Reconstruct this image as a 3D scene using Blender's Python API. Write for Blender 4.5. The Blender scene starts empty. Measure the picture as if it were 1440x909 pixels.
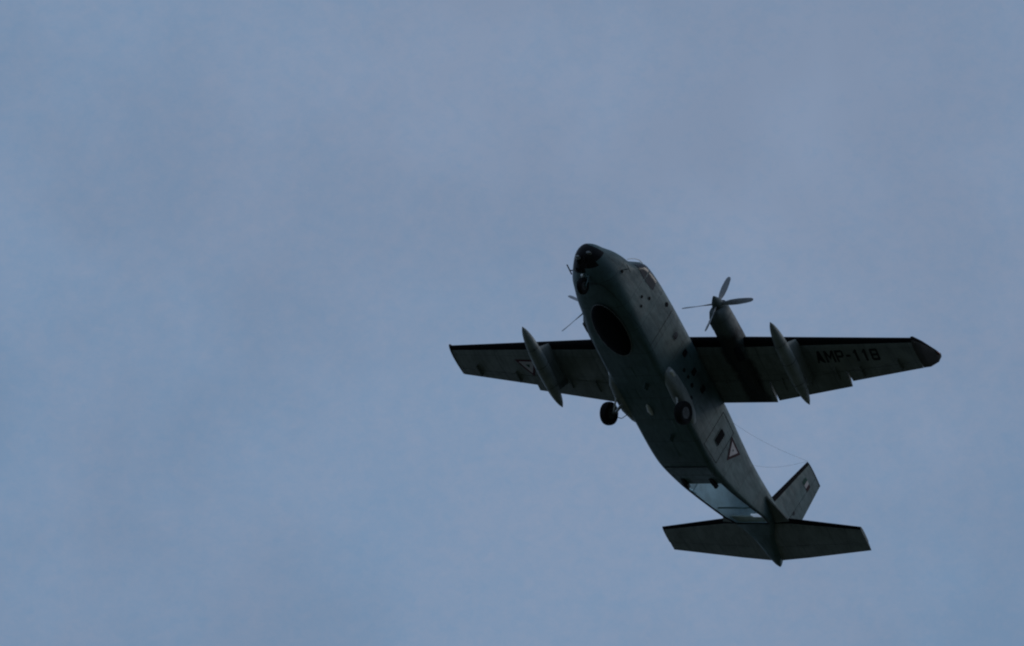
import bpy, bmesh, math, random
from mathutils import Vector, Matrix
random.seed(7)
scene = bpy.context.scene
col = scene.collection

# ------------------------------------------------------------------ camera
ELEV = math.radians(45.0)                       # looking up at the aircraft
cam_d = bpy.data.cameras.new("camera"); cam = bpy.data.objects.new("camera", cam_d)
col.objects.link(cam); scene.camera = cam
cam.location = (0, 0, 1.7)
cam.rotation_euler = (math.radians(90) + ELEV, 0, 0)
cam_d.sensor_width = 36.0
cam_d.lens = 255.8
cam_d.clip_start = 0.5; cam_d.clip_end = 60000
RNG = 250.0

# ------------------------------------------------------------------ sky and sun
SUN_EL, SUN_AZ = math.radians(32), math.radians(85)   # azimuth measured from +Y clockwise
world = bpy.data.worlds.new("World"); scene.world = world; world.use_nodes = True
wn, wl = world.node_tree.nodes, world.node_tree.links
for n in list(wn): wn.remove(n)
wout = wn.new('ShaderNodeOutputWorld'); bg = wn.new('ShaderNodeBackground')
sky = wn.new('ShaderNodeTexSky'); sky.sky_type = 'NISHITA'; sky.sun_disc = False
sky.sun_elevation = SUN_EL; sky.sun_rotation = SUN_AZ
sky.air_density = 1.0; sky.dust_density = 1.0; sky.ozone_density = 1.0
tc = wn.new('ShaderNodeTexCoord')
def wnoise(scale, detail, rough, dist, sc):
    m = wn.new('ShaderNodeMapping'); m.inputs['Scale'].default_value = sc
    n = wn.new('ShaderNodeTexNoise'); n.inputs['Scale'].default_value = scale
    n.inputs['Detail'].default_value = detail; n.inputs['Roughness'].default_value = rough
    n.inputs['Distortion'].default_value = dist
    wl.new(tc.outputs['Generated'], m.inputs['Vector']); wl.new(m.outputs['Vector'], n.inputs['Vector'])
    return n
n1 = wnoise(20.0, 3.0, 0.4, 0.2, (1.0, 1.2, 1.2))
n2 = wnoise(75.0, 3.0, 0.5, 0.2, (1.3, 1.0, 1.0))
mx = wn.new('ShaderNodeMix'); mx.data_type = 'FLOAT'; mx.inputs[0].default_value = 0.22
wl.new(n1.outputs['Fac'], mx.inputs[2]); wl.new(n2.outputs['Fac'], mx.inputs[3])
cr = wn.new('ShaderNodeMapRange'); cr.interpolation_type = 'SMOOTHSTEP'
cr.inputs['From Min'].default_value = 0.36; cr.inputs['From Max'].default_value = 0.64
cr.inputs['To Min'].default_value = 0.835; cr.inputs['To Max'].default_value = 0.98
wl.new(mx.outputs[0], cr.inputs['Value'])
cm = wn.new('ShaderNodeMix'); cm.data_type = 'RGBA'
# veil of thin cloud over the clear sky, greyer where it is thick
n3 = wnoise(14.0, 5.0, 0.5, 0.4, (1.2, 1.0, 0.8)); n4 = wnoise(420.0, 5.0, 0.75, 0.2, (1.0, 1.3, 1.0))
m4 = wn.new('ShaderNodeMix'); m4.data_type = 'FLOAT'; m4.inputs[0].default_value = 0.38
wl.new(n3.outputs['Fac'], m4.inputs[2]); wl.new(n4.outputs['Fac'], m4.inputs[3])
r3 = wn.new('ShaderNodeMapRange'); r3.inputs['From Min'].default_value = 0.38; r3.inputs['From Max'].default_value = 0.60
wl.new(m4.outputs[0], r3.inputs['Value'])
cc = wn.new('ShaderNodeMix'); cc.data_type = 'RGBA'
cc.inputs[6].default_value = (3.0, 4.62, 7.05, 1); cc.inputs[7].default_value = (3.8, 4.95, 7.08, 1)
wl.new(r3.outputs['Result'], cc.inputs[0]); wl.new(cc.outputs[2], cm.inputs[7])
wl.new(cr.outputs['Result'], cm.inputs[0]); wl.new(sky.outputs['Color'], cm.inputs[6])
wl.new(cm.outputs[2], bg.inputs['Color']); bg.inputs['Strength'].default_value = 0.08
wl.new(bg.outputs[0], wout.inputs['Surface'])

sun_d = bpy.data.lights.new("sun", 'SUN'); sun = bpy.data.objects.new("sun", sun_d); col.objects.link(sun)
sun_d.energy = 0.5; sun_d.angle = math.radians(20); sun_d.color = (1.0, 0.97, 0.93)
sd = Vector((math.sin(SUN_AZ) * math.cos(SUN_EL), math.cos(SUN_AZ) * math.cos(SUN_EL), math.sin(SUN_EL)))
sun.rotation_euler = sd.to_track_quat('Z', 'Y').to_euler()

scene.cycles.pixel_filter_type = 'BLACKMAN_HARRIS'; scene.cycles.filter_width = 2.1      # the soft long lens
scene.view_settings.view_transform = 'Standard'; scene.view_settings.look = 'None'
scene.view_settings.exposure = -0.35; scene.view_settings.gamma = 1.0

# ------------------------------------------------------------------ materials
class Mat:
    def __init__(s, name):
        s.m = bpy.data.materials.new(name); s.m.use_nodes = True
        s.n, s.l = s.m.node_tree.nodes, s.m.node_tree.links
        s.b = s.n['Principled BSDF']
        s.tc = s.n.new('ShaderNodeTexCoord')
    def noise(s, scale, detail=4, rough=.6, sc=(1, 1, 1)):
        mp = s.n.new('ShaderNodeMapping'); mp.inputs['Scale'].default_value = sc
        t = s.n.new('ShaderNodeTexNoise'); t.inputs['Scale'].default_value = scale
        t.inputs['Detail'].default_value = detail; t.inputs['Roughness'].default_value = rough
        s.l.new(s.tc.outputs['Object'], mp.inputs['Vector']); s.l.new(mp.outputs['Vector'], t.inputs['Vector'])
        return t.outputs['Fac']
    def math(s, op, a, b=None, c=None):
        n = s.n.new('ShaderNodeMath'); n.operation = op
        for i, v in enumerate((a, b, c)):
            if v is None: continue
            if isinstance(v, (int, float)): n.inputs[i].default_value = v
            else: s.l.new(v, n.inputs[i])
        return n.outputs[0]
    def rng(s, v, a, b, c, d, smooth=True):
        n = s.n.new('ShaderNodeMapRange')
        if smooth: n.interpolation_type = 'SMOOTHSTEP'
        for k, x in zip(('From Min', 'From Max', 'To Min', 'To Max'), (a, b, c, d)): n.inputs[k].default_value = x
        s.l.new(v, n.inputs['Value']); return n.outputs['Result']
    def mix(s, f, a, b):
        n = s.n.new('ShaderNodeMix'); n.data_type = 'RGBA'
        if isinstance(f, (int, float)): n.inputs[0].default_value = f
        else: s.l.new(f, n.inputs[0])
        for i, v in ((6, a), (7, b)):
            if isinstance(v, tuple): n.inputs[i].default_value = (*v, 1)
            else: s.l.new(v, n.inputs[i])
        return n.outputs[2]
    def xyz(s):
        n = s.n.new('ShaderNodeSeparateXYZ'); s.l.new(s.tc.outputs['Object'], n.inputs[0]); return n.outputs
    def color(s, v):
        if isinstance(v, tuple): s.b.inputs['Base Color'].default_value = (*v, 1)
        else: s.l.new(v, s.b.inputs['Base Color'])
    def bump(s, h, strength, dist):
        n = s.n.new('ShaderNodeBump'); n.inputs['Strength'].default_value = strength; n.inputs['Distance'].default_value = dist
        s.l.new(h, n.inputs['Height']); s.l.new(n.outputs[0], s.b.inputs['Normal'])

def paint_mat(name, base, dark, lines=(), soot=False, rough=.5):
    """weathered military paint; lines = (axis, period, phase, halfwidth) joints between skin panels"""
    m = Mat(name)
    big = m.rng(m.noise(.9, 4, .6), .35, .65, 0, 1)
    fine = m.rng(m.noise(7, 5, .65, (.35, 1, 1)), .3, .7, 0, 1)
    c = m.mix(big, base, dark)
    c = m.mix(m.math('MULTIPLY', fine, .35), c, tuple(v * .55 for v in dark))
    o = m.xyz(); tot = None
    for ax, per, ph, hw in lines:
        f = m.math('FRACT', m.math('DIVIDE', m.math('ADD', o[ax], ph), per))
        d = m.math('MULTIPLY', m.math('ABSOLUTE', m.math('SUBTRACT', f, .5)), per)
        li = m.rng(d, hw * .4, hw, 1, 0)
        tot = li if tot is None else m.math('MAXIMUM', tot, li)
    streak = m.rng(m.noise(3.5, 4, .7, (.12, 1, 1)), .52, .72, 0, 1)
    c = m.mix(m.math('MULTIPLY', streak, .5), c, tuple(v * .45 for v in dark))
    patch = m.rng(m.noise(1.6, 0, .5, (1, 1, 1)), .60, .615, 0, 1)
    c = m.mix(m.math('MULTIPLY', patch, .22), c, tuple(min(1, v * 1.35) for v in base))
    if tot is not None:
        c = m.mix(m.math('MULTIPLY', tot, .55), c, tuple(v * .25 for v in dark))
    if soot:
        ay = m.math('ABSOLUTE', o[1])
        wob = m.math('MULTIPLY', m.math('SUBTRACT', m.noise(2.2, 3), .5), .5)
        a1 = m.math('ADD', ay, wob)
        b = m.math('MULTIPLY', m.rng(a1, 1.95, 2.25, 0, 1), m.rng(a1, 2.95, 3.2, 1, 0))
        b = m.math('MULTIPLY', b, m.rng(m.math('ADD', o[0], wob), 1.1, 1.6, 1, 0))
        c = m.mix(m.math('MULTIPLY', b, .93), c, (.008, .008, .008))
    m.color(c)
    m.l.new(m.rng(fine, 0, 1, rough, rough + .2, False), m.b.inputs['Roughness'])
    h = m.noise(3.0, 3)
    if tot is not None: h = m.math('SUBTRACT', m.math('MULTIPLY', h, .4), tot)
    m.bump(h, .35, .01)
    return m.m

def flat_mat(name, c, rough=.5, metal=0, var=.25, scale=9, coat=0):
    m = Mat(name)
    if max(c) < .09 and not metal: m.b.inputs['Specular IOR Level'].default_value = .12      # matt dark paints and rubber
    m.color(m.mix(m.rng(m.noise(scale), .3, .7, 0, 1), c, tuple(v * (1 - var) for v in c)))
    m.b.inputs['Roughness'].default_value = rough; m.b.inputs['Metallic'].default_value = metal
    m.b.inputs['Coat Weight'].default_value = coat
    return m.m

GREY = (.075, .135, .14); GREY2 = (.055, .10, .105)
M = {}
M['hull'] = paint_mat('hull_paint', GREY, GREY2, [(0, 1.02, .2, .018), (2, .74, .1, .012)])
M['wing'] = paint_mat('wing_paint', (.19, .215, .205), (.14, .16, .15), [(1, .86, .43, .016), (0, .92, .25, .014)], soot=True)
M['tail'] = paint_mat('tail_paint', (.19, .215, .205), (.14, .16, .15), [(1, .7, .35, .013)])
M['tip'] = paint_mat('tip_paint', (.075, .07, .07), (.05, .045, .045))
M['fin'] = paint_mat('fin_paint', GREY, GREY2, [(2, .8, .2, .012)])
M['nacelle'] = paint_mat('nacelle_paint', (.11, .14, .14), (.075, .095, .095), [(0, .8, .1, .014)], soot=True)
M['pod'] = paint_mat('pod_paint', (.27, .30, .29), (.20, .225, .215), [(0, .95, .1, .010)])
M['boot'] = flat_mat('deicing_boot_rubber', (.006, .006, .008), .8)
M['black'] = flat_mat('black_paint', (.014, .014, .016), .45)
M['letter'] = flat_mat('letter_paint', (.014, .016, .018), .6, var=.4)
M['radome'] = flat_mat('radome_black', (.004, .005, .007), .95, coat=0)
M['glintrim'] = flat_mat('radome_glint_rim', (.17, .18, .18), .45)  # pale grey carrying the reflected light line along the dome edge
M['rubber'] = flat_mat('tyre_rubber', (.016, .016, .017), .8)
M['metal'] = flat_mat('bare_metal', (.55, .56, .56), .35, .8)
M['whitemetal'] = flat_mat('white_enamel', (.75, .76, .74), .35)
M['hub'] = flat_mat('wheel_hub', (.06, .065, .065), .5, .3)
M['inside'] = flat_mat('cabin_lining', (.52, .66, .74), .6, var=.2, scale=3)
M['door'] = flat_mat('door_lining', (.42, .50, .50), .6, var=.25, scale=3)
M['blade'] = flat_mat('propeller_blade', (.26, .27, .28), .5, .1)
M['tipblade'] = flat_mat('propeller_tip', (.45, .40, .16), .4)
M['red'] = flat_mat('emblem_red', (.075, .014, .02), .6)
M['darkred'] = flat_mat('emblem_dark_red', (.035, .009, .014), .6)
M['white'] = flat_mat('emblem_white', (.48, .44, .45), .6)
M['green'] = flat_mat('emblem_green', (.014, .075, .055), .6)
M['redlamp'] = flat_mat('red_lamp', (.25, .02, .02), .15, coat=1)
M['lens'] = flat_mat('lamp_lens', (.85, .85, .82), .12, .3, var=.05)
M['dimlens'] = flat_mat('dusty_lens', (.22, .23, .23), .35)
M['wire'] = flat_mat('wire', (.12, .12, .13), .5, .5)
gm = Mat('cockpit_glass'); gm.color((.012, .012, .016)); gm.b.inputs['Roughness'].default_value = .25
gm.b.inputs['Specular IOR Level'].default_value = .25; M['glass'] = gm.m
gm = Mat('clear_glass'); gm.color((.9, .95, .97)); gm.b.inputs['Roughness'].default_value = .03
gm.b.inputs['Transmission Weight'].default_value = 1; gm.b.inputs['IOR'].default_value = 1.02; M['clear'] = gm.m
lm = Mat('added_glow'); lm.color((.8, .8, .8)); lm.b.inputs['Emission Color'].default_value = (.52, .70, 1, 1)
lm.b.inputs['Emission Strength'].default_value = .28; M['glowpatch'] = lm.m  # glow for the pale patch in the rear bay, no known lamp
lm = Mat('fill_strip'); lm.color((.8, .8, .8)); lm.b.inputs['Emission Color'].default_value = (.72, .86, 1, 1)
lm.b.inputs['Emission Strength'].default_value = 5.0; M['fillstrip'] = lm.m  # added fill light for the rear bay
g = Mat('grass_field')
g.color(g.mix(g.rng(g.noise(.02, 6), .35, .65, 0, 1), (.045, .06, .028), (.075, .07, .045)))
g.b.inputs['Roughness'].default_value = .95; M['ground'] = g.m

# ------------------------------------------------------------------ ground
def grid_mesh(name, size, n):
    bm = bmesh.new(); bmesh.ops.create_grid(bm, x_segments=n, y_segments=n, size=size)
    me = bpy.data.meshes.new(name); bm.to_mesh(me); bm.free(); return me
gme = grid_mesh('ground', 20000, 20); gme.materials.append(M['ground'])
gr = bpy.data.objects.new('ground', gme); col.objects.link(gr); gr['kind'] = 'structure'

# ------------------------------------------------------------------ aircraft root
# body frame: x forward, y port, z up, origin at the nose; ORG is the point between the wheels
ORG = Vector((-6.5, 0, -.9))
Rb = Matrix(((-0.39457804, 0.82043364, 0.41375936),
             (0.7330023, 0.00951228, 0.68015965),
             (0.55409007, 0.57166262, -0.60513308)))      # body -> camera axes
FPX = 10231.857
cx, cy = 957.80358, 555.37651
C0 = Vector((-7.5, 0, 1.5))
dray = Vector(((cx - 720) / FPX, -(cy - 454.5) / FPX, -1)).normalized()
pc = dray * (RNG * 1.0002)                                     # C0 in camera space
Rb = Vector((0, 0, -1)).rotation_difference(dray).to_matrix() @ Rb
Mc = cam.rotation_euler.to_matrix()
T = Matrix.Translation(Vector(cam.location) + Mc @ pc) @ (Mc @ Rb).to_4x4() @ Matrix.Translation(-(C0 - ORG))
root = bpy.data.objects.new('aeroplane', None); col.objects.link(root)
root.empty_display_size = 2; root.matrix_world = T
root['label'] = 'grey twin-propeller military transport aeroplane flying overhead with wheels down and rear ramp open'
root['category'] = 'aeroplane'

def link(name, bm, mat, parent=root, smooth=True, label=None):
    bmesh.ops.translate(bm, verts=bm.verts, vec=-ORG)
    me = bpy.data.meshes.new(name)
    bm.to_mesh(me); bm.free()
    mats = mat if isinstance(mat, (list, tuple)) else [mat]
    for m in mats: me.materials.append(M[m])
    if smooth:
        me.polygons.foreach_set('use_smooth', [True] * len(me.polygons))
        me.set_sharp_from_angle(angle=math.radians(38))
    o = bpy.data.objects.new(name, me); col.objects.link(o); o.parent = parent
    if label: o['label'] = label
    return o

def tube(bm, p0, p1, r0, r1=None, seg=10, caps=True):
    r1 = r0 if r1 is None else r1
    p0, p1 = Vector(p0), Vector(p1); d = (p1 - p0).normalized()
    a = d.orthogonal().normalized(); b = d.cross(a)
    rings = []
    for p, r in ((p0, r0), (p1, r1)):
        rings.append([bm.verts.new(p + (a * math.cos(t) + b * math.sin(t)) * r) for t in [2 * math.pi * i / seg for i in range(seg)]])
    for i in range(seg):
        j = (i + 1) % seg; bm.faces.new((rings[0][i], rings[0][j], rings[1][j], rings[1][i]))
    if caps: bm.faces.new(rings[0][::-1]); bm.faces.new(rings[1])

def path_tube(bm, pts, r, seg=6):
    for a, b in zip(pts[:-1], pts[1:]): tube(bm, a, b, r, r, seg)

def box(bm, c, s, rot=None):
    c = Vector(c); vs = []
    for x in (-.5, .5):
        for y in (-.5, .5):
            for z in (-.5, .5):
                v = Vector((x * s[0], y * s[1], z * s[2]))
                if rot: v = rot @ v
                vs.append(bm.verts.new(c + v))
    for f in ((0, 1, 3, 2), (4, 6, 7, 5), (0, 4, 5, 1), (2, 3, 7, 6), (0, 2, 6, 4), (1, 5, 7, 3)):
        bm.faces.new([vs[i] for i in f])

def revolve(bm, axis_pts, seg=20, sy=1, sz=1):
    """body of revolution along x: axis_pts = (x, y, z, r)"""
    rings = []
    for x, y, z, r in axis_pts:
        rings.append([bm.verts.new((x, y + r * sy * math.cos(t), z + r * sz * math.sin(t))) for t in [2 * math.pi * i / seg for i in range(seg)]])
    for a, b in zip(rings[:-1], rings[1:]):
        for i in range(seg):
            j = (i + 1) % seg; bm.faces.new((a[i], a[j], b[j], b[i]))
    bm.faces.new(rings[0]); bm.faces.new(rings[-1][::-1])
    bmesh.ops.recalc_face_normals(bm, faces=bm.faces)

# ------------------------------------------------------------------ fuselage
# station: x, half width, bottom z, top z, lower corner radius, upper corner radius
ST = [(0.00, .10, .72, .92, .09, .09), (-.06, .24, .58, .99, .2, .18), (-.18, .40, .45, 1.08, .3, .27), (-.4, .565, .325, 1.19, .42, .38), (-.75, .765, .20, 1.41, .52, .5),
      (-1.1, .91, .11, 1.54, .54, .52), (-1.45, .98, .07, 1.65, .52, .50), (-1.95, 1.04, .02, 2.08, .46, .38),
      (-2.4, 1.07, .00, 2.22, .42, .42), (-2.9, 1.11, -.04, 2.27, .34, .46), (-3.6, 1.14, -.06, 2.30, .26, .5),
      (-5.0, 1.15, -.06, 2.31, .2, .5), (-7.5, 1.15, -.06, 2.31, .2, .5), (-9.0, 1.13, -.05, 2.29, .2, .5),
      (-9.5, 1.10, .00, 2.28, .2, .5), (-10.0, 1.06, .12, 2.28, .18, .5), (-10.95, 1.0, .42, 2.28, .15, .5),
      (-11.95, .93, .83, 2.35, .09, .5), (-12.7, .89, 1.15, 2.40, .06, .45), (-13.2, .87, 1.37, 2.42, .05, .42),
      (-13.75, .80, 1.60, 2.42, .12, .36), (-14.5, .50, 1.67, 2.38, .22, .3), (-15.3, .30, 1.68, 2.25, .2, .2),
      (-15.8, .13, 1.72, 2.05, .10, .1), (-15.98, .03, 1.78, 1.9, .02, .02)]
def station(x):
    for i in range(len(ST) - 1):
        a, b = ST[i], ST[i + 1]
        if a[0] >= x >= b[0]:
            t = (a[0] - x) / (a[0] - b[0]); res = []
            p = ST[max(i - 1, 0)]; n = ST[min(i + 2, len(ST) - 1)]
            for k in range(1, 6):
                d = (b[k] - a[k]) / (b[0] - a[0])
                da = d if i == 0 else .5 * (d + (a[k] - p[k]) / (a[0] - p[0]))
                db = d if i + 2 >= len(ST) else .5 * (d + (n[k] - b[k]) / (n[0] - b[0]))
                if i > 0 and d * (a[k] - p[k]) / (a[0] - p[0]) <= 0: da = 0
                if i + 2 < len(ST) and d * (n[k] - b[k]) / (n[0] - b[0]) <= 0: db = 0
                h = b[0] - a[0]
                res.append(a[k] * (2*t**3 - 3*t**2 + 1) + da * h * (t**3 - 2*t**2 + t) + b[k] * (-2*t**3 + 3*t**2) + db * h * (t**3 - t**2))
            return res
    return list(ST[-1][1:]) if x < -5 else list(ST[0][1:])
def section(x, inset=0.0):
    w, zb, zt, rb, rt = station(x)
    w -= inset; zb += inset; zt -= inset
    rb = min(rb, w * .98, (zt - zb) * .49); rt = min(rt, w * .98, (zt - zb) * .49)
    half = [(0, zb), (w - rb, zb)]
    for i in range(1, 7):
        t = math.pi / 2 * i / 6; half.append((w - rb + rb * math.sin(t), zb + rb - rb * math.cos(t)))
    za, zc = zb + rb, zt - rt
    for i in range(1, 5): half.append((w, za + (zc - za) * i / 5))
    for i in range(0, 8):
        t = math.pi / 2 * i / 7; half.append((w - rt + rt * math.cos(t), zc + rt * math.sin(t)))
    half.append((0, zt))
    full = half + [(-y, z) for y, z in half[-2:0:-1]]
    return [Vector((x, y, z)) for y, z in full]
X_HINGE, X_RAMP, X_AFT = -9.5, -10.55, -12.7
xs = [0, -.02, -.06, -.12, -.18, -.28] + [-.4 - .15 * i for i in range(14)] + [-2.5 - .25 * i for i in range(28)] + [X_HINGE, -9.75, -10.0, -10.25, X_RAMP, -10.8, -11.05, -11.3, -11.6, -11.95, -12.3, X_AFT, -12.95, -13.2, -13.45, -13.75, -14.1, -14.5, -14.9, -15.3, -15.6, -15.8, -15.9, -15.98]
BLACK_X = -.36
bm = bmesh.new(); prev = None; N = len(section(-5))
for x in xs:
    ring = [bm.verts.new(p) for p in section(x)]
    if prev:
        for i in range(N):
            j = (i + 1) % N
            if i in (0, N - 1) and X_HINGE + .01 > px_ and x >= -13.76: continue   # open rear underside
            f = bm.faces.new((prev[i], prev[j], ring[j], ring[i]))
            if x > BLACK_X - .1 - (.3 if i > 25 else .12 if i < 4 else 0) and not 12 < i < 26: f.material_index = 1
    else: bm.faces.new(ring).material_index = 1
    prev = ring; px_ = x
bm.faces.new(prev[::-1])
bmesh.ops.recalc_face_normals(bm, faces=bm.faces)
fus = link('fuselage', bm, ['hull', 'black'])

# cabin lining seen through the open ramp
bm = bmesh.new(); prev = None
lx = [-8.6, X_HINGE, -10.0, X_RAMP, -11.05, -11.6, -12.2, X_AFT, -13.2, -13.7]
for x in lx:
    ring = [bm.verts.new(p) for p in section(x, .035)]
    if prev:
        for i in range(N):
            j = (i + 1) % N
            if i in (0, N - 1) and x < X_HINGE: continue
            bm.faces.new((prev[i], ring[i], ring[j], prev[j]))
    else: bm.faces.new(ring)
    prev = ring
bm.faces.new(prev[::-1])
link('cabin_lining', bm, 'inside')
# frames inside
for xx in (-11.3,):
    bm = bmesh.new()
    a = section(xx, .036); b = section(xx, .07)
    for i in range(1, N - 1):
        p, q, r, s = a[i], a[i + 1] if i + 1 < N else a[0], b[i + 1] if i + 1 < N else b[0], b[i]
        d = Vector((-.05, 0, 0))
        v = [bm.verts.new(k) for k in (p, q, r, s)] + [bm.verts.new(k + d) for k in (p, q, r, s)]
        for f in ((0, 1, 2, 3), (7, 6, 5, 4), (3, 2, 6, 7), (0, 4, 5, 1)): bm.faces.new([v[k] for k in f])
    link('frame_rib', bm, 'inside')
for s in (1,):
    for x in (-10.9, -12.0):
        bm = bmesh.new(); box(bm, (x, .62, 2.0), (.8, .16, .05), Matrix.Rotation(math.radians(-40), 3, 'X'))
        link('added_glow', bm, 'fillstrip')  # strips added out of view to brighten the starboard bay wall
# dark sill strip round the opening
for s in (-1, 1):
    bm = bmesh.new(); ys = []
    pts = [(x, (station(x)[0] - min(station(x)[3], station(x)[0])) * s, station(x)[1]) for x in (X_RAMP, -11.05, -11.6, -12.2, X_AFT, -13.2, -13.7)]
    for p, q in zip(pts[:-1], pts[1:]): tube(bm, p, q, .022, .022, 6)
    link('door_sill', bm, 'black')
# ramp
def panel(bm, x0, x1, z_in, half, thick, nseg=4, gap=.012, tilt=0):
    rows = []
    for i in range(nseg + 1):
        x = x0 + (x1 - x0) * i / nseg
        st = station(x); hw = (st[0] - min(st[3], st[0])) - gap; z = st[1] + z_in + tilt * (1 - i / nseg)
        rows.append([bm.verts.new((x, y, z + t)) for t in (0, thick) for y in (-hw, 0, hw)])
    for a, b in zip(rows[:-1], rows[1:]):
        for k in (0, 1): bm.faces.new((a[k], a[k + 1], b[k + 1], b[k])); bm.faces.new((a[k + 3], b[k + 3], b[k + 4], a[k + 4]))
        bm.faces.new((a[0], b[0], b[3], a[3])); bm.faces.new((a[2], a[5], b[5], b[2]))
    for r in (rows[0], rows[-1]):
        bm.faces.new((r[0], r[1], r[4], r[3])); bm.faces.new((r[1], r[2], r[5], r[4]))
    bmesh.ops.recalc_face_normals(bm, faces=bm.faces)
bm = bmesh.new(); panel(bm, X_HINGE - .02, X_RAMP, -.004, 0, .07)
ramp = link('cargo_ramp', bm, 'hull')
for y in (-.59, .59):
    bm = bmesh.new(); z0 = station(-10.4)[1]
    box(bm, (-10.38, y, z0 - .03), (.34, .17, .10)); box(bm, (-10.62, y, z0 + .01), (.16, .12, .16))
    bmesh.ops.bevel(bm, geom=bm.edges, offset=.015, segments=1, affect='EDGES')
    link('ramp_foot', bm, 'black', ramp)
bm = bmesh.new(); tube(bm, (X_HINGE, -.9, -.006), (X_HINGE, .9, -.006), .018)
link('ramp_hinge', bm, 'black', ramp)
# upper aft door
bm = bmesh.new(); panel(bm, -13.35, -13.72, .10, 0, .05, tilt=.05)
aft = link('aft_door', bm, 'door')
bm = bmesh.new(); box(bm, (X_AFT + .01, 0, station(X_AFT)[1] + .17), (.03, 1.66, .05))
link('door_edge', bm, 'hull', aft)
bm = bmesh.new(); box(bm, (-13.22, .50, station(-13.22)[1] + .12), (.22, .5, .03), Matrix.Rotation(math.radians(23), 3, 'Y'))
link('glow_panel', bm, 'glowpatch', aft, label='small glowing panel added inside the rear opening')  # emissive panel added to make the bright patch

# ---- decals and windows laid on the port / starboard side
def side_y(x, z):
    w, zb, zt, rb, rt = station(x)
    if z > zt - rt:
        d = min(z - (zt - rt), rt); return w - rt + math.sqrt(max(rt * rt - d * d, 0))
    if z < zb + rb:
        d = min(zb + rb - z, rb); return w - rb + math.sqrt(max(rb * rb - d * d, 0))
    return w
def decal(name, poly, fn, off, mat, parent, label=None, div=3, thick=.004):
    """flat shape given in the plane, laid on a surface through fn(u, v) -> (point, normal)"""
    bm = bmesh.new(); vs = [bm.verts.new((u, v, 0)) for u, v in poly]
    bm.faces.new(vs); bmesh.ops.triangulate(bm, faces=bm.faces)
    for _ in range(div): bmesh.ops.subdivide_edges(bm, edges=bm.edges, cuts=1, use_grid_fill=True)
    for v in bm.verts:
        p, n = fn(v.co.x, v.co.y); v.co = p + n * off
    c, n = fn(*poly[0])
    bm.normal_update()
    if sum((f.normal.dot(n) for f in bm.faces)) < 0: bmesh.ops.reverse_faces(bm, faces=bm.faces)
    return link(name, bm, mat, parent, label=label)
def side(s):
    def fn(x, z):
        y = side_y(x, z); e = .02
        tx = Vector((e, side_y(x + e, z) - y, 0)); tz = Vector((0, side_y(x, z + e) - y, e))
        n = -tx.cross(tz).normalized() if True else None
        if n.y < 0: n = -n
        return Vector((x, y * s, z)), Vector((n.x, n.y * s, n.z))
    return fn
def rrect(cxx, cz, w, h, r=.3, k=4, shear=0):
    pts = []
    r = min(w, h) * r
    for qx, qz, a0 in ((1, 1, 0), (-1, 1, 90), (-1, -1, 180), (1, -1, 270)):
        for i in range(k + 1):
            a = math.radians(a0 + 90 * i / k)
            x = qx * (w / 2 - r) + r * math.cos(a); z = qz * (h / 2 - r) + r * math.sin(a)
            pts.append((cxx + x + shear * z, cz + z))
    return pts
for s in (1, -1):
    fn = side(s)
    for x, z, w, h in ((-5.50, 1.42, .22, .28), (-6.33, 1.38, .22, .28), (-7.12, 1.36, .22, .28), (-4.70, 1.42, .20, .26)):
        f = decal('window_frame', rrect(x, z, w + .06, h + .06), fn, .010, 'hull', fus)
        decal('cabin_window', rrect(x, z, w, h), fn, .016, 'glass', fus)
    for x, z, d in ((-5.89, .98, .15), (-6.22, 1.0, .13), (-6.58, .97, .17), (-6.86, .64, .16), (-3.59, 1.78, .17),
                    (-2.47, .95, .11), (-2.78, 1.2, .12), (-2.66, .68, .11), (-1.2, .82, .12)):
        decal('side_vent', rrect(x, z, d, d, .5), fn, .016, 'boot', fus, div=1)
    # rear door with its window
    for nm, pl in (('door_outline', [(-8.55, .12, 1.72), (-9.62, .22, 1.72)]),):
        bm = bmesh.new(); loop = [(-8.55, .14), (-8.55, 1.74), (-9.55, 1.74), (-9.55, .24)]
        for a, b in zip(loop, loop[1:] + loop[:1]):
            K = 8
            P = [fn(a[0] + (b[0] - a[0]) * i / K, a[1] + (b[1] - a[1]) * i / K) for i in range(K + 1)]
            path_tube(bm, [p for p, n in P], .011, 5)
        link('door_outline', bm, 'black', fus)
    decal('door_window', rrect(-9.03, .99, .30, .58, .15), fn, .024, 'radome', fus)
    decal('door_window_frame', rrect(-9.03, .99, .36, .64, .15), fn, .014, 'hull', fus)
    # frame joint ring ahead of the wing, seen as a fine dark line
    bm = bmesh.new(); P = [fn(-3.95, .1 + i * 2.0 / 14)[0] for i in range(15)]
    path_tube(bm, P, .009, 5); link('skin_joint', bm, 'black', fus)
    # roundel: three nested triangles, point down
    for k, (mt, sz) in enumerate((('darkred', 1.18), ('white', .74), ('green', .14))):
        R = .43 * sz; tri = [(-9.97 + R * math.cos(math.radians(a)), 1.33 + R * math.sin(math.radians(a))) for a in (30, 150, 270)]
        decal(('roundel_outer', 'roundel_middle', 'roundel_centre')[k], tri, fn, .012 + .005 * k, mt, fus)
    # cockpit side windows
    decal('cockpit_window', [(-1.52, 1.56), (-2.16, 1.47), (-2.12, 2.03), (-1.94, 1.99)], fn, .008, 'glass', fus, div=4)
    decal('cockpit_window', [(-2.21, 1.47), (-2.74, 1.56), (-2.66, 1.95), (-2.20, 2.05)], fn, .008, 'glass', fus, div=4)
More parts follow.
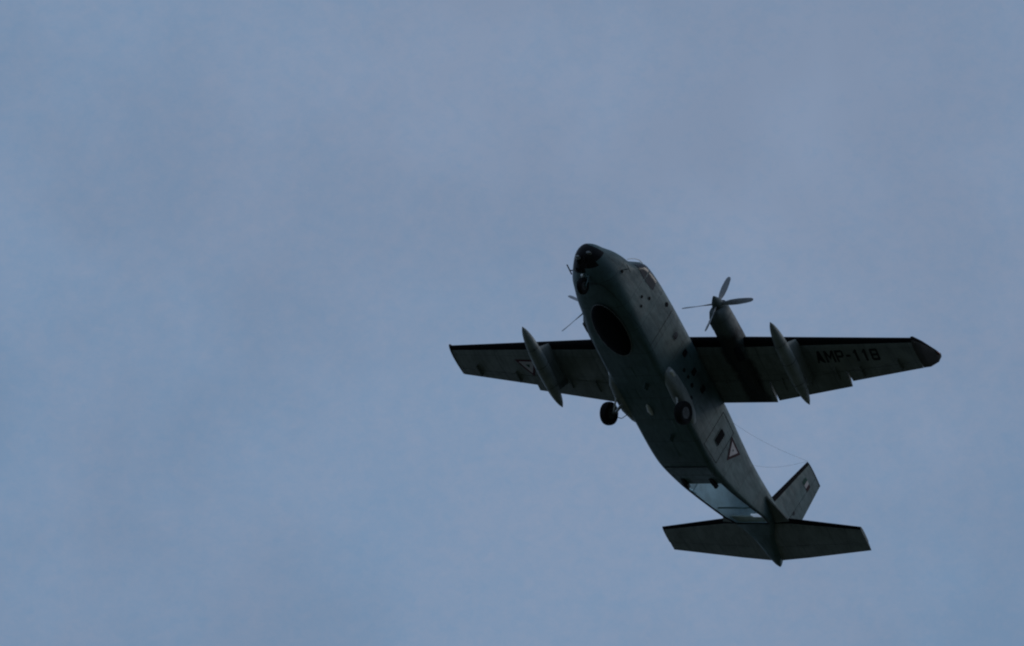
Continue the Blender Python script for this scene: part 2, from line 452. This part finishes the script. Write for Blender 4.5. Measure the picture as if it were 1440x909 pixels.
# windscreen panes on the sloping front
def top_fn(s):
    def fn(y, x):
        w, zb, zt, rb, rt = station(x)
        def zz(y, x):
            w, zb, zt, rb, rt = station(x); yy = abs(y)
            if yy <= w - rt: return zt
            d = min(yy - (w - rt), rt); return zt - rt + math.sqrt(max(rt * rt - d * d, 0))
        z = zz(y, x); e = .01
        n = Vector((-(zz(y, x + e) - z) / e, -(zz(y + e, x) - z) / e, 1)).normalized()
        return Vector((x, y, z)), n
    return fn
for s in (1, -1):
    decal('windscreen', [(.04 * s, -1.50), (.60 * s, -1.53), (.66 * s, -1.92), (.04 * s, -1.90)], top_fn(s), .008, 'glass', fus, div=4)
bm = bmesh.new()
path_tube(bm, [top_fn(1)(y, -1.94)[0] + Vector((0, 0, .02)) for y in (-.7, -.4, 0, .4, .7)], .022)
path_tube(bm, [top_fn(1)(.0, x)[0] + Vector((0, 0, .02)) for x in (-1.48, -1.6, -1.75, -1.94)], .02)
link('windscreen_frame', bm, 'whitemetal', fus)
# rain gutter above windscreen: a thin bright rail standing off the glass
bm = bmesh.new()
path_tube(bm, [(-1.34, .70, 1.60), (-1.46, .71, 1.76), (-1.62, .72, 1.93), (-1.80, .74, 2.06), (-1.98, .76, 2.10)], .013)
link('grab_rail', bm, 'whitemetal', fus)

# nose lamps and fittings
for y, z, x in ((.22, .57, -.08), (-.17, .40, -.10)):
    bm = bmesh.new(); revolve(bm, [(x + .02, y, z, .02), (x + .01, y, z, .065), (x - .04, y, z, .08), (x - .12, y, z, .08)], 14, 1.3, .6)
    link('nose_lamp', bm, 'dimlens', fus)
bm = bmesh.new()
tube(bm, (-1.25, -.86, .97), (-1.25, -1.34, .99), .028, .02); tube(bm, (-1.0, -1.34, 1.0), (-1.42, -1.34, .98), .022, .022)
link('pitot_tube', bm, 'black', fus)
bm = bmesh.new(); tube(bm, (-1.25, .86, .97), (-1.25, 1.12, .99), .02, .015); tube(bm, (-1.05, 1.12, 1.0), (-1.38, 1.12, .98), .016, .016)
link('pitot_tube', bm, 'hull', fus)

for x, y, z, w in ((-.30, -.20, .34, .05), (-.52, -.30, .22, .045), (-.45, .12, .30, .05), (-.62, -.12, .24, .04), (-.22, .10, .38, .04)):
    bm = bmesh.new(); revolve(bm, [(x + .07, y, z, .01), (x + .04, y, z, w * .7), (x - .03, y, z, w), (x - .12, y, z + .02, w * .9)], 10)
    link('nose_fitting', bm, 'black', fus)
# belly radome
bm = bmesh.new(); seg = 40; cxr, cyr, rx, ry = -3.08, .03, 1.13, .60
rings = []
for k, (f, dz) in enumerate(((1.0, .05), (1.0, -.02), (.96, -.07), (.85, -.12), (.6, -.16), (.3, -.175))):
    rings.append([bm.verts.new((cxr + rx * f * math.cos(t), cyr + ry * f * math.sin(t), station(-3.1)[1] + dz)) for t in [2 * math.pi * i / seg for i in range(seg)]])
for a, b in zip(rings[:-1], rings[1:]):
    for i in range(seg): bm.faces.new((a[i], a[(i + 1) % seg], b[(i + 1) % seg], b[i]))
bm.faces.new(rings[-1]); bmesh.ops.recalc_face_normals(bm, faces=bm.faces)
rad = link('belly_radome', bm, 'radome')
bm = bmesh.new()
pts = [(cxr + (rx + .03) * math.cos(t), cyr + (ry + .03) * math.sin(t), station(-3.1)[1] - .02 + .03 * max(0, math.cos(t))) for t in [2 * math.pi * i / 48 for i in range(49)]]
path_tube(bm, pts, .017, 6); link('radome_glint_rim', bm, 'glintrim', rad)  # ring modelled in place of a reflected highlight

# belly antennas, blister, plates
bm = bmesh.new(); revolve(bm, [(-6.48, -.15, -.06, .01), (-6.55, -.15, -.07, .06), (-6.75, -.15, -.08, .09), (-6.92, -.15, -.07, .06), (-7.0, -.15, -.06, .01)], 12)
link('belly_blister', bm, 'whitemetal', fus, label='small pale blister under the belly')
for x, y in ((-5.6, .3), (-8.0, .2)):
    bm = bmesh.new(); box(bm, (x, y, -.16), (.22, .02, .22), Matrix.Rotation(math.radians(20), 3, 'Y')); link('blade_antenna', bm, 'hull', fus)
for x, y, w, h in ((-6.05, -.45, .5, .3), (-7.5, .4, .6, .35), (-5.0, -.2, .45, .45), (-8.6, -.2, .7, .5), (-4.9, .5, .3, .3)):
    bm = bmesh.new(); box(bm, (x, y, -.064), (w, h, .014)); bmesh.ops.bevel(bm, geom=bm.edges, offset=.005, segments=1, affect='EDGES')
    link('access_plate', bm, 'hull', fus)

# ------------------------------------------------------------------ airfoil surfaces
def yt(c, t):
    c = min(max(c, 0), 1)
    return 5 * t * (.2969 * math.sqrt(c) - .126 * c - .3516 * c**2 + .2843 * c**3 - .1036 * c**4)
def foil(le, te, t, a=0., b=1., n=12, up=Vector((0, 0, 1)), drop=0., shift=0.):
    """closed loop of points of the piece a..b of the chord; drop rotates it down about its front edge"""
    le, te = Vector(le), Vector(te); ch = te - le; c = ch.length
    cs = [a + (b - a) * (1 - math.cos(math.pi * i / n)) / 2 for i in range(n + 1)] if a == 0 else [a + (b - a) * i / n for i in range(n + 1)]
    top = [le + ch * k + up * yt(k, t) * c * 1.05 for k in cs]; bot = [le + ch * k - up * yt(k, t) * c * .95 for k in cs]
    if b >= 1: top[-1] = top[-1] + up * .004; bot[-1] = bot[-1] - up * .004
    loop = top + bot[::-1]
    if a == 0: loop = top + bot[:0:-1]
    if drop:
        piv = le + ch * a; ax = ch.normalized().cross(up).normalized()
        R = Matrix.Rotation(drop, 3, ax)
        loop = [piv + R @ (p - piv) for p in loop]
    if shift: loop = [p + ch.normalized() * shift for p in loop]
    return loop
def loft(loops, mat, name, parent=root, boot=None, label=None, nfoil=12):
    bm = bmesh.new(); prev = None; n = len(loops[0])
    for L in loops:
        r = [bm.verts.new(p) for p in L]
        if prev:
            for i in range(n):
                f = bm.faces.new((prev[i], prev[(i + 1) % n], r[(i + 1) % n], r[i]))
                if boot and (i < boot or i >= n - boot): f.material_index = 1
        else: bm.faces.new(r)
        prev = r
    bm.faces.new(prev[::-1]); bmesh.ops.recalc_face_normals(bm, faces=bm.faces)
    return link(name, bm, mat, parent, label=label)

WLE = lambda y: Vector((-5.63 - .045 * min(abs(y), 3.35) / 3.35 - .275 * max(abs(y) - 3.35, 0) / 6.27, y, 2.36 + .14 * max(abs(y) - 3.35, 0) / 6.27))
def wte(y):
    t = max(abs(y) - 3.35, 0) / 6.27
    return Vector((-8.24 * (1 - t) + -7.24 * t, y, 2.24 + .18 * t))
def wthick(y): return .17 - .03 * max(abs(y) - 3.35, 0) / 6.27
ys = [-9.62, -8, -6.55, -5, -3.35, -2.3, -1.2, 0, 1.2, 2.3, 3.35, 5, 6.55, 8, 9.62]
loops = [foil(WLE(y), wte(y), wthick(y), 0, .74) for y in ys]
wing = loft(loops, ['wing', 'boot'], 'wing', boot=3)
def wing_low(y, x):
    le, te = WLE(y), wte(y); c = (le.x - x) / (le.x - te.x); ch = (te - le).length
    z = le.z + (te.z - le.z) * c - yt(c, wthick(y)) * ch * .95
    return Vector((x, y, z)), Vector((0, 0, -1))
for s in (1, -1):
    fl = lambda y0, y1, nm, dr, sh: loft([foil(WLE(y * s), wte(y * s) + Vector((-sh, 0, 0)), wthick(y), .755 - .65 * sh / 1.5, 1, 5, drop=dr) for y in (y0, y1)], 'wing', nm)
    fl(1.02, 3.31, 'flap', math.radians(-10), .21)
    fl(3.38, 6.55, 'flap', math.radians(-9), .16)
    fl(6.59, 9.61, 'aileron', 0, 0)
    for y in (1.6, 2.9, 3.9, 5.0, 6.2, 7.2, 8.8):
        p, n = wing_low(y * s, wte(y).x + .62 * (1 if y < 6.5 else .8)); bm = bmesh.new()
        box(bm, p + Vector((-.12, 0, -.03)), (.5, .035, .11)); link('hinge_fairing', bm, 'wing', wing)
    # upswept wing tip
    a = foil(WLE(9.62 * s) + Vector((.04, .06 * s, .02)), wte(9.62 * s) + Vector((0, .06 * s, .02)), .16, 0, 1)
    b = foil((-6.27, 9.81 * s, 2.70), (-7.32, 9.80 * s, 2.56), .12, 0, 1)
    c = foil((-6.88, 9.97 * s, 2.94), (-7.36, 9.97 * s, 2.84), .12, 0, 1)
    d = foil((-7.14, 10.04 * s, 3.03), (-7.26, 10.04 * s, 3.0), .14, 0, 1)
    tip = loft([foil(WLE(9.63 * s) + Vector((.05, 0, 0)), wte(9.63 * s), .165, 0, 1), a, b, c, d], ['tip', 'boot'], 'wing_tip', boot=2, label='upswept wing tip with dark leading edge')
    bm = bmesh.new(); revolve(bm, [(-6.93, 9.98 * s, 2.93, .01), (-7.0, 10.0 * s, 2.95, .035), (-7.12, 10.02 * s, 2.98, .04), (-7.2, 10.02 * s, 3.0, .01)], 10)
    link('navigation_lamp', bm, 'redlamp' if s > 0 else 'green', tip)

# registration under the port wing
GLY = {'A': [[(0, 0), (.22, 0), (.30, .25), (.70, .25), (.78, 0), (1, 0), (.64, 1), (.36, 1)]],
       'M': [[(0, 0), (.22, 0), (.22, 1), (0, 1)], [(.78, 0), (1, 0), (1, 1), (.78, 1)], [(.22, 1), (.22, .66), (.5, .22), (.5, .55)], [(.78, 1), (.5, .55), (.5, .22), (.78, .66)]],
       'P': [[(0, 0), (.24, 0), (.24, 1), (0, 1)], [(.24, .82), (.80, .82), (.88, 1), (.24, 1)], [(.24, .38), (.88, .38), (.80, .56), (.24, .56)], [(.78, .42), (1, .5), (1, .9), (.78, 1)]],
       '-': [[(.15, .42), (.85, .42), (.85, .60), (.15, .60)]],
       '1': [[(.36, 0), (.66, 0), (.66, 1), (.44, 1), (.36, .9)], [(.36, .9), (.16, .78), (.16, .66), (.36, .74)]],
       '8': [[(0, .12), (.24, .2), (.24, .42), (0, .48)], [(.76, .2), (1, .12), (1, .48), (.76, .42)], [(0, .56), (.24, .6), (.24, .82), (0, .9)], [(.76, .6), (1, .56), (1, .9), (.76, .82)],
             [(0, .12), (.12, 0), (.88, 0), (1, .12), (.76, .2), (.24, .2)], [(0, .9), (.24, .82), (.76, .82), (1, .9), (.88, 1), (.12, 1)], [(0, .48), (.24, .42), (.76, .42), (1, .48), (1, .56), (.76, .6), (.24, .6), (0, .56)]]}
y = 5.66; bmL = bmesh.new()
for ch in 'AMP-118':
    w = {'-': .24, '1': .30, 'M': .37}.get(ch, .32)
    for poly in GLY[ch]:
        tmp = bmesh.new(); vs = [tmp.verts.new((a * w + y + .03 * b, -6.77 + .52 * b, 0)) for a, b in poly]
        tmp.faces.new(vs); bmesh.ops.triangulate(tmp, faces=tmp.faces)
        for _ in range(2): bmesh.ops.subdivide_edges(tmp, edges=tmp.edges, cuts=1, use_grid_fill=True)
        for v in tmp.verts: v.co = wing_low(v.co.x, v.co.y)[0] + Vector((0, 0, -.006))
        me = bpy.data.meshes.new('t'); tmp.to_mesh(me); tmp.free(); bmL.from_mesh(me); bpy.data.meshes.remove(me)
    y += w + .055
bmesh.ops.recalc_face_normals(bmL, faces=bmL.faces)
link('registration_lettering', bmL, 'letter', wing, label='dark lettering AMP-118')
for k, (mt, sz) in enumerate((('red', 1.0), ('white', .70), ('green', .2))):
    R = .55 * sz; tri = [(-6.50 + R * math.sin(math.radians(a)), -6.72 + R * math.cos(math.radians(a))) for a in (60, 180, 300)]
    decal(('roundel_outer', 'roundel_middle', 'roundel_centre')[k], tri, wing_low, .006 + .004 * k, mt, wing)

# ------------------------------------------------------------------ pods with pylons
for s in (1, -1):
    bm = bmesh.new(); zp = lambda x: 1.56 - .17 * (-4.29 - x) / 3.63; prof = []
    for i in range(25):
        u = i / 24; x = -4.29 - 3.63 * u
        r = .245 * (1 - abs(2 * u - 1) ** 2.5) ** .68
        prof.append((x, 5.17 * s, zp(x), max(r, .012)))
    revolve(bm, prof, 24); pod = link('underwing_pod', bm, 'pod')
    bm = bmesh.new()
    lo = [Vector((-5.3 - 2.0 * k, 5.17 * s, 1.6)) for k in (0, 1)]
    L1 = foil((-5.35, 5.17 * s, 1.66), (-7.35, 5.17 * s, 1.60), .07, 0, 1, up=Vector((0, 1, 0)))
    L2 = foil((-5.72, 5.17 * s, 2.28), (-7.55, 5.17 * s, 2.25), .07, 0, 1, up=Vector((0, 1, 0)))
    bm.free(); loft([L1, L2], 'wing', 'pylon', pod)
    for xx in (-5.2, -6.0, -6.9):
        bm = bmesh.new(); pts = [(xx, 5.17 * s + .248 * math.cos(t), zp(xx) + .248 * math.sin(t)) for t in [2 * math.pi * i / 24 for i in range(25)]]
        path_tube(bm, pts, .006, 5); link('band', bm, 'boot', pod)

# ------------------------------------------------------------------ engines
for s in (1, -1):
    yc = 2.64 * s
    bm = bmesh.new(); seg = 28; prev = None
    # x, centre z, half width, half height, squareness
    for x, zc, hw, hh in ((-4.26, 2.36, .23, .25), (-4.32, 2.33, .30, .33), (-4.5, 2.30, .355, .39), (-4.9, 2.27, .39, .42), (-5.5, 2.26, .41, .43), (-6.1, 2.26, .41, .42),
                          (-6.8, 2.26, .38, .35), (-7.5, 2.26, .30, .24), (-8.15, 2.22, .18, .12), (-8.35, 2.20, .05, .04)):
        r = []
        for i in range(seg):
            t = 2 * math.pi * i / seg; c_, s_ = math.cos(t), math.sin(t); e = .8
            r.append(bm.verts.new((x, yc + hw * math.copysign(abs(c_) ** e, c_), zc + hh * math.copysign(abs(s_) ** e, s_))))
        if prev:
            for i in range(seg): bm.faces.new((prev[i], prev[(i + 1) % seg], r[(i + 1) % seg], r[i]))
        else: bm.faces.new(r)
        prev = r
    bm.faces.new(prev[::-1]); bmesh.ops.recalc_face_normals(bm, faces=bm.faces)
    nac = link('engine_nacelle', bm, 'nacelle')
    bm = bmesh.new(); revolve(bm, [(-4.30, yc, 2.62, .10), (-4.26, yc, 2.62, .12), (-4.40, yc, 2.63, .14), (-4.9, yc, 2.6, .12)], 16, 1.6, .8); link('air_intake', bm, 'nacelle', nac)
    bm = bmesh.new(); revolve(bm, [(-4.245, yc, 2.62, .02), (-4.25, yc, 2.62, .095), (-4.3, yc, 2.62, .095)], 16, 1.6, .8); link('intake_mouth', bm, 'boot', nac)
    bm = bmesh.new(); tube(bm, (-5.75, yc + .22, 1.98), (-6.25, yc + .30, 1.86), .12, .13, 16); link('exhaust_pipe', bm, 'black', nac)
    for xx in (-4.75, -5.45):
        bm = bmesh.new(); box(bm, (xx, yc - .30 * 1, 2.0), (.4, .02, .1)); link('cowl_louvre', bm, 'black', nac)
    # propeller at rest
    px0, pz = -4.18, 2.42
    prop = bpy.data.objects.new('propeller', None); col.objects.link(prop); prop.parent = root
    prop.location = Vector((px0, yc, pz)) - ORG
    bm = bmesh.new(); revolve(bm, [(-3.82, yc, pz, .012), (-3.86, yc, pz, .05), (-3.97, yc, pz, .12), (-4.08, yc, pz, .18), (-4.18, yc, pz, .205), (-4.27, yc, pz, .205)], 24)
    bmesh.ops.translate(bm, verts=bm.verts, vec=ORG - Vector((px0, yc, pz)) + Vector((0, 0, 0)))
    bmesh.ops.translate(bm, verts=bm.verts, vec=Vector((0, 0, 0)))
    link('spinner', bm, 'nacelle', prop)
    a0 = 8 if s > 0 else 65
    for k in range(4):
        ang = math.radians(a0 + 90 * k)
        rad_ = Vector((0, math.cos(ang), math.sin(ang))); tan_ = Vector((0, -math.sin(ang), math.cos(ang))); loops = []
        for r, chd, tw in ((.12, .10, 62), (.28, .12, 55), (.5, .19, 46), (.8, .215, 36), (1.1, .19, 28), (1.3, .15, 24), (1.385, .07, 22)):
            tw = math.radians(tw); cd = tan_ * math.cos(tw) + Vector((1, 0, 0)) * math.sin(tw); up = rad_.cross(cd).normalized()
            o = rad_ * r
            th = .10 if r > .4 else .45
            loops.append([p for p in foil(o + cd * chd * .5, o - cd * chd * .5, th, 0, 1, 6, up=up)])
        bm = bmesh.new(); prev = None; n = len(loops[0])
        for li, L in enumerate(loops):
            rr = [bm.verts.new(p + ORG) for p in L]
            if prev:
                for i in range(n):
                    f = bm.faces.new((prev[i], prev[(i + 1) % n], rr[(i + 1) % n], rr[i]))
                    if li == len(loops) - 1: f.material_index = 0
            else: bm.faces.new(rr)
            prev = rr
        bm.faces.new(prev[::-1]); bmesh.ops.recalc_face_normals(bm, faces=bm.faces)
        link('blade', bm, 'blade', prop)

# ------------------------------------------------------------------ tail
TLE = lambda y: Vector((-13.72 - .40 * max(abs(y) - 1.4, 0) / 2.78, y, 1.87))
TTE = lambda y: Vector((-15.70 + .50 * max(abs(y) - .4, 0) / 3.78, y, 1.84))
yt_ = [-4.18, -2.8, -1.4, -.4, .4, 1.4, 2.8, 4.18]
tp = loft([foil(TLE(y), TTE(y), .10, 0, .66) for y in yt_], ['tail', 'boot'], 'tailplane', boot=3)
for s in (1, -1):
    loft([foil(TLE(y * s), TTE(y * s), .10, .675, 1, 5, drop=math.radians(-2)) for y in (.2, 1.4, 4.16)], 'tail', 'elevator')
    bm = bmesh.new()     # root strake of the tailplane
    P = [(-12.65, .93 * s, 1.90), (-13.80, 1.40 * s, 1.90), (-13.85, .80 * s, 1.95), (-12.66, .905 * s, 1.84), (-13.80, 1.40 * s, 1.80), (-13.85, .80 * s, 1.78)]
    v = [bm.verts.new(p) for p in P]
    for f in ((0, 1, 2), (5, 4, 3), (0, 3, 4, 1), (1, 4, 5, 2), (2, 5, 3, 0)): bm.faces.new([v[i] for i in f])
    bmesh.ops.recalc_face_normals(bm, faces=bm.faces); link('root_strake', bm, 'tail', tp, smooth=False)
# fin and rudder
FLE = lambda z: Vector((-13.88 - .61 * (z - 3.17) / 2.39, 0, z)) if z >= 3.17 else Vector((-13.88 + (3.17 - z) * .35, 0, z))
FTE = lambda z: Vector((-15.80 + .13 * (z - 3.0) / 2.56, 0, z))
zs = [2.2, 2.7, 3.17, 4.0, 4.8, 5.5]
U = Vector((0, 1, 0))
fin = loft([foil(FLE(z) if z > 2.3 else Vector((-13.78, 0, z)), FTE(z), .11, 0, .62, up=U) for z in zs], ['fin', 'boot'], 'fin', boot=3)
rud = loft([foil(FLE(z), FTE(z), .11, .632, 1, 5, up=U) for z in (2.45, 3.17, 4.0, 5.5)], 'fin', 'rudder')
loft([foil(FLE(5.5), FTE(5.5), .11, 0, 1, up=U), foil(FLE(5.5) + Vector((-.02, 0, .07)), FTE(5.5) + Vector((.0, 0, .07)), .08, 0, 1, up=U)], ['boot'], 'fin_cap', fin)
bm = bmesh.new(); prev = None       # dorsal fillet
for x, h, hw in ((-12.9, .0, .02), (-13.3, .14, .08), (-13.7, .42, .11), (-14.1, .7, .12)):
    zb_ = station(x)[2] - .012
    r = [bm.verts.new(p) for p in ((x, -hw * 2, zb_), (x, -hw * .6, zb_ + h * .7), (x, 0, zb_ + h + .05), (x, hw * .6, zb_ + h * .7), (x, hw * 2, zb_))]
    if prev:
        for i in range(4): bm.faces.new((prev[i], prev[i + 1], r[i + 1], r[i]))
    prev = r
bmesh.ops.recalc_face_normals(bm, faces=bm.faces); link('dorsal_fillet', bm, 'fin', fin)
def fin_fn(s):
    def fn(x, z):
        le, te = FLE(z), FTE(z); c = (le.x - x) / (le.x - te.x)
        return Vector((x, s * yt(c, .11) * (te - le).length * 1.05, z)), Vector((0, s, 0))
    return fn
for s in (1, -1):
    for k, (mt, x) in enumerate((('green', -14.80), ('white', -14.96), ('darkred', -15.12))):
        decal(('flag_green', 'flag_white', 'flag_red')[k], [(x + .08, 4.76), (x - .08, 4.76), (x - .08, 5.02), (x + .08, 5.02)], fin_fn(s), .012, mt, fin, div=2)
    decal('fin_hatch', rrect(-15.15, 3.62, .14, .14, .5), fin_fn(s), .012, 'black', fin, div=1)
bm = bmesh.new(); box(bm, (-15.3, 0, 3.2), (.02, .02, .02)); bm.free()
# wire aerials
for nm, a, b in (('aerial_wire', (-14.5, 0, 5.6), (-8.8, .15, 2.36)), ('aerial_wire', (-14.5, 0, 5.6), (-11.5, .55, 2.25))):
    bm = bmesh.new(); A, B = Vector(a), Vector(b)
    pts = [A.lerp(B, i / 12) - Vector((0, 0, .22 * math.sin(math.pi * i / 12))) for i in range(13)]
    path_tube(bm, pts, .0035, 5); link(nm, bm, 'wire', fin)

# ------------------------------------------------------------------ landing gear
for s in (1, -1):
    bm = bmesh.new(); prev = None; seg = 16
    for x, yo, zc, hw, hh in ((-5.10, 1.05, .28, .03, .05), (-5.25, 1.12, .25, .12, .20), (-5.6, 1.16, .2, .20, .28), (-6.2, 1.18, .18, .24, .30), (-6.8, 1.18, .18, .23, .29), (-7.3, 1.14, .22, .16, .22), (-7.75, 1.06, .26, .05, .08)):
        r = []
        for i in range(seg):
            t = 2 * math.pi * i / seg; c_, s_ = math.cos(t), math.sin(t)
            r.append(bm.verts.new((x, (yo + hw * math.copysign(abs(c_) ** .75, c_)) * s, zc + hh * math.copysign(abs(s_) ** .75, s_))))
        if prev:
            for i in range(seg): bm.faces.new((prev[i], prev[(i + 1) % seg], r[(i + 1) % seg], r[i]))
        else: bm.faces.new(r)
        prev = r
    bm.faces.new(prev[::-1]); bmesh.ops.recalc_face_normals(bm, faces=bm.faces)
    sp = link('gear_fairing', bm, 'pod')
    bm = bmesh.new(); revolve(bm, [(-5.24, 1.27 * s, .27, .02), (-5.26, 1.27 * s, .27, .07), (-5.36, 1.27 * s, .27, .085), (-5.5, 1.27 * s, .27, .08)], 14)
    link('landing_lamp', bm, 'lens', sp)
    gear = bpy.data.objects.new('main_gear', None); col.objects.link(gear); gear.parent = root
    W = Vector((-6.53, 1.55 * s, -.47)); gear.location = W - ORG
    def glink(nm, bm, mat):
        bmesh.ops.translate(bm, verts=bm.verts, vec=ORG - W + Vector((0, 0, 0)))
        return link(nm, bm, mat, gear)
    def wheel(bm, prof, c, n=32):       # profile (offset along y, radius) revolved round y
        rings = [[bm.verts.new((c[0] + r * math.cos(t), c[1] + o, c[2] + r * math.sin(t))) for t in [2 * math.pi * i / n for i in range(n)]] for o, r in prof]
        for a, b in zip(rings[:-1], rings[1:]):
            for i in range(n): bm.faces.new((a[i], a[(i + 1) % n], b[(i + 1) % n], b[i]))
        bm.faces.new(rings[0]); bm.faces.new(rings[-1][::-1]); bmesh.ops.recalc_face_normals(bm, faces=bm.faces)
    bm = bmesh.new(); wheel(bm, [(-.11, .20), (-.14, .27), (-.145, .33), (-.12, .385), (-.07, .405), (-.02, .41), (-.015, .40), (.015, .40), (.02, .41), (.07, .405), (.12, .385), (.145, .33), (.14, .27), (.11, .20)], W); glink('tyre', bm, 'rubber')
    bm = bmesh.new(); wheel(bm, [(-.115, .205), (-.10, .12), (-.12, .06), (.12, .06), (.10, .12), (.115, .205)], W); glink('wheel_hub', bm, 'hub')
    for k in range(6):
        t = math.pi / 3 * k; bm = bmesh.new()
        c = W + Vector((.13 * math.cos(t), .105 * s, .13 * math.sin(t))); tube(bm, c, c + Vector((0, .02 * s, 0)), .02, .02, 6); glink('hub_bolt', bm, 'hub')
    bm = bmesh.new(); tube(bm, W + Vector((0, -.05 * s, 0)), W + Vector((.05, -.30 * s, .03)), .045); tube(bm, W + Vector((.05, -.30 * s, .0)), (-6.45, 1.10 * s, .10), .055, .06); glink('axle_leg', bm, 'metal')
    bm = bmesh.new(); tube(bm, W + Vector((.02, -.18 * s, .02)), (-6.05, 1.22 * s, .02), .035); glink('drag_strut', bm, 'whitemetal')
    bm = bmesh.new(); path_tube(bm, [Vector((-6.75, 1.08 * s, .0)), Vector((-6.85, 1.1 * s, -.22)), Vector((-6.85, 1.22 * s, -.38)), Vector((-6.75, 1.34 * s, -.42)), Vector((-6.6, 1.42 * s, -.40))], .014); glink('brake_hose', bm, 'wire')
# nose gear
gear = bpy.data.objects.new('nose_gear', None); col.objects.link(gear); gear.parent = root
W = Vector((-.90, 0, -.22)); gear.location = W - ORG
def glink(nm, bm, mat):
    bmesh.ops.translate(bm, verts=bm.verts, vec=ORG - W); return link(nm, bm, mat, gear)
bm = bmesh.new(); wheel(bm, [(-.07, .14), (-.09, .2), (-.085, .25), (-.05, .285), (0, .292), (.05, .285), (.085, .25), (.09, .2), (.07, .14)], W, 28); glink('tyre', bm, 'rubber')
bm = bmesh.new(); wheel(bm, [(-.075, .145), (-.06, .08), (-.08, .04), (.08, .04), (.06, .08), (.075, .145)], W, 20); glink('wheel_hub', bm, 'hub')
bm = bmesh.new()
for q in (-1, 1): tube(bm, W + Vector((0, .12 * q, 0)), W + Vector((.10, .12 * q, .36)), .026)
tube(bm, W + Vector((0, -.13, 0)), W + Vector((0, .13, 0)), .03); tube(bm, W + Vector((.10, -.13, .36)), W + Vector((.10, .13, .36)), .035); tube(bm, W + Vector((.10, 0, .36)), W + Vector((.14, 0, .62)), .06)
glink('fork', bm, 'hull')
bm = bmesh.new(); revolve(bm, [(W.x + .22, -.12, .14, .02), (W.x + .2, -.12, .14, .05), (W.x + .12, -.12, .14, .055)], 12); glink('taxi_lamp', bm, 'lens')
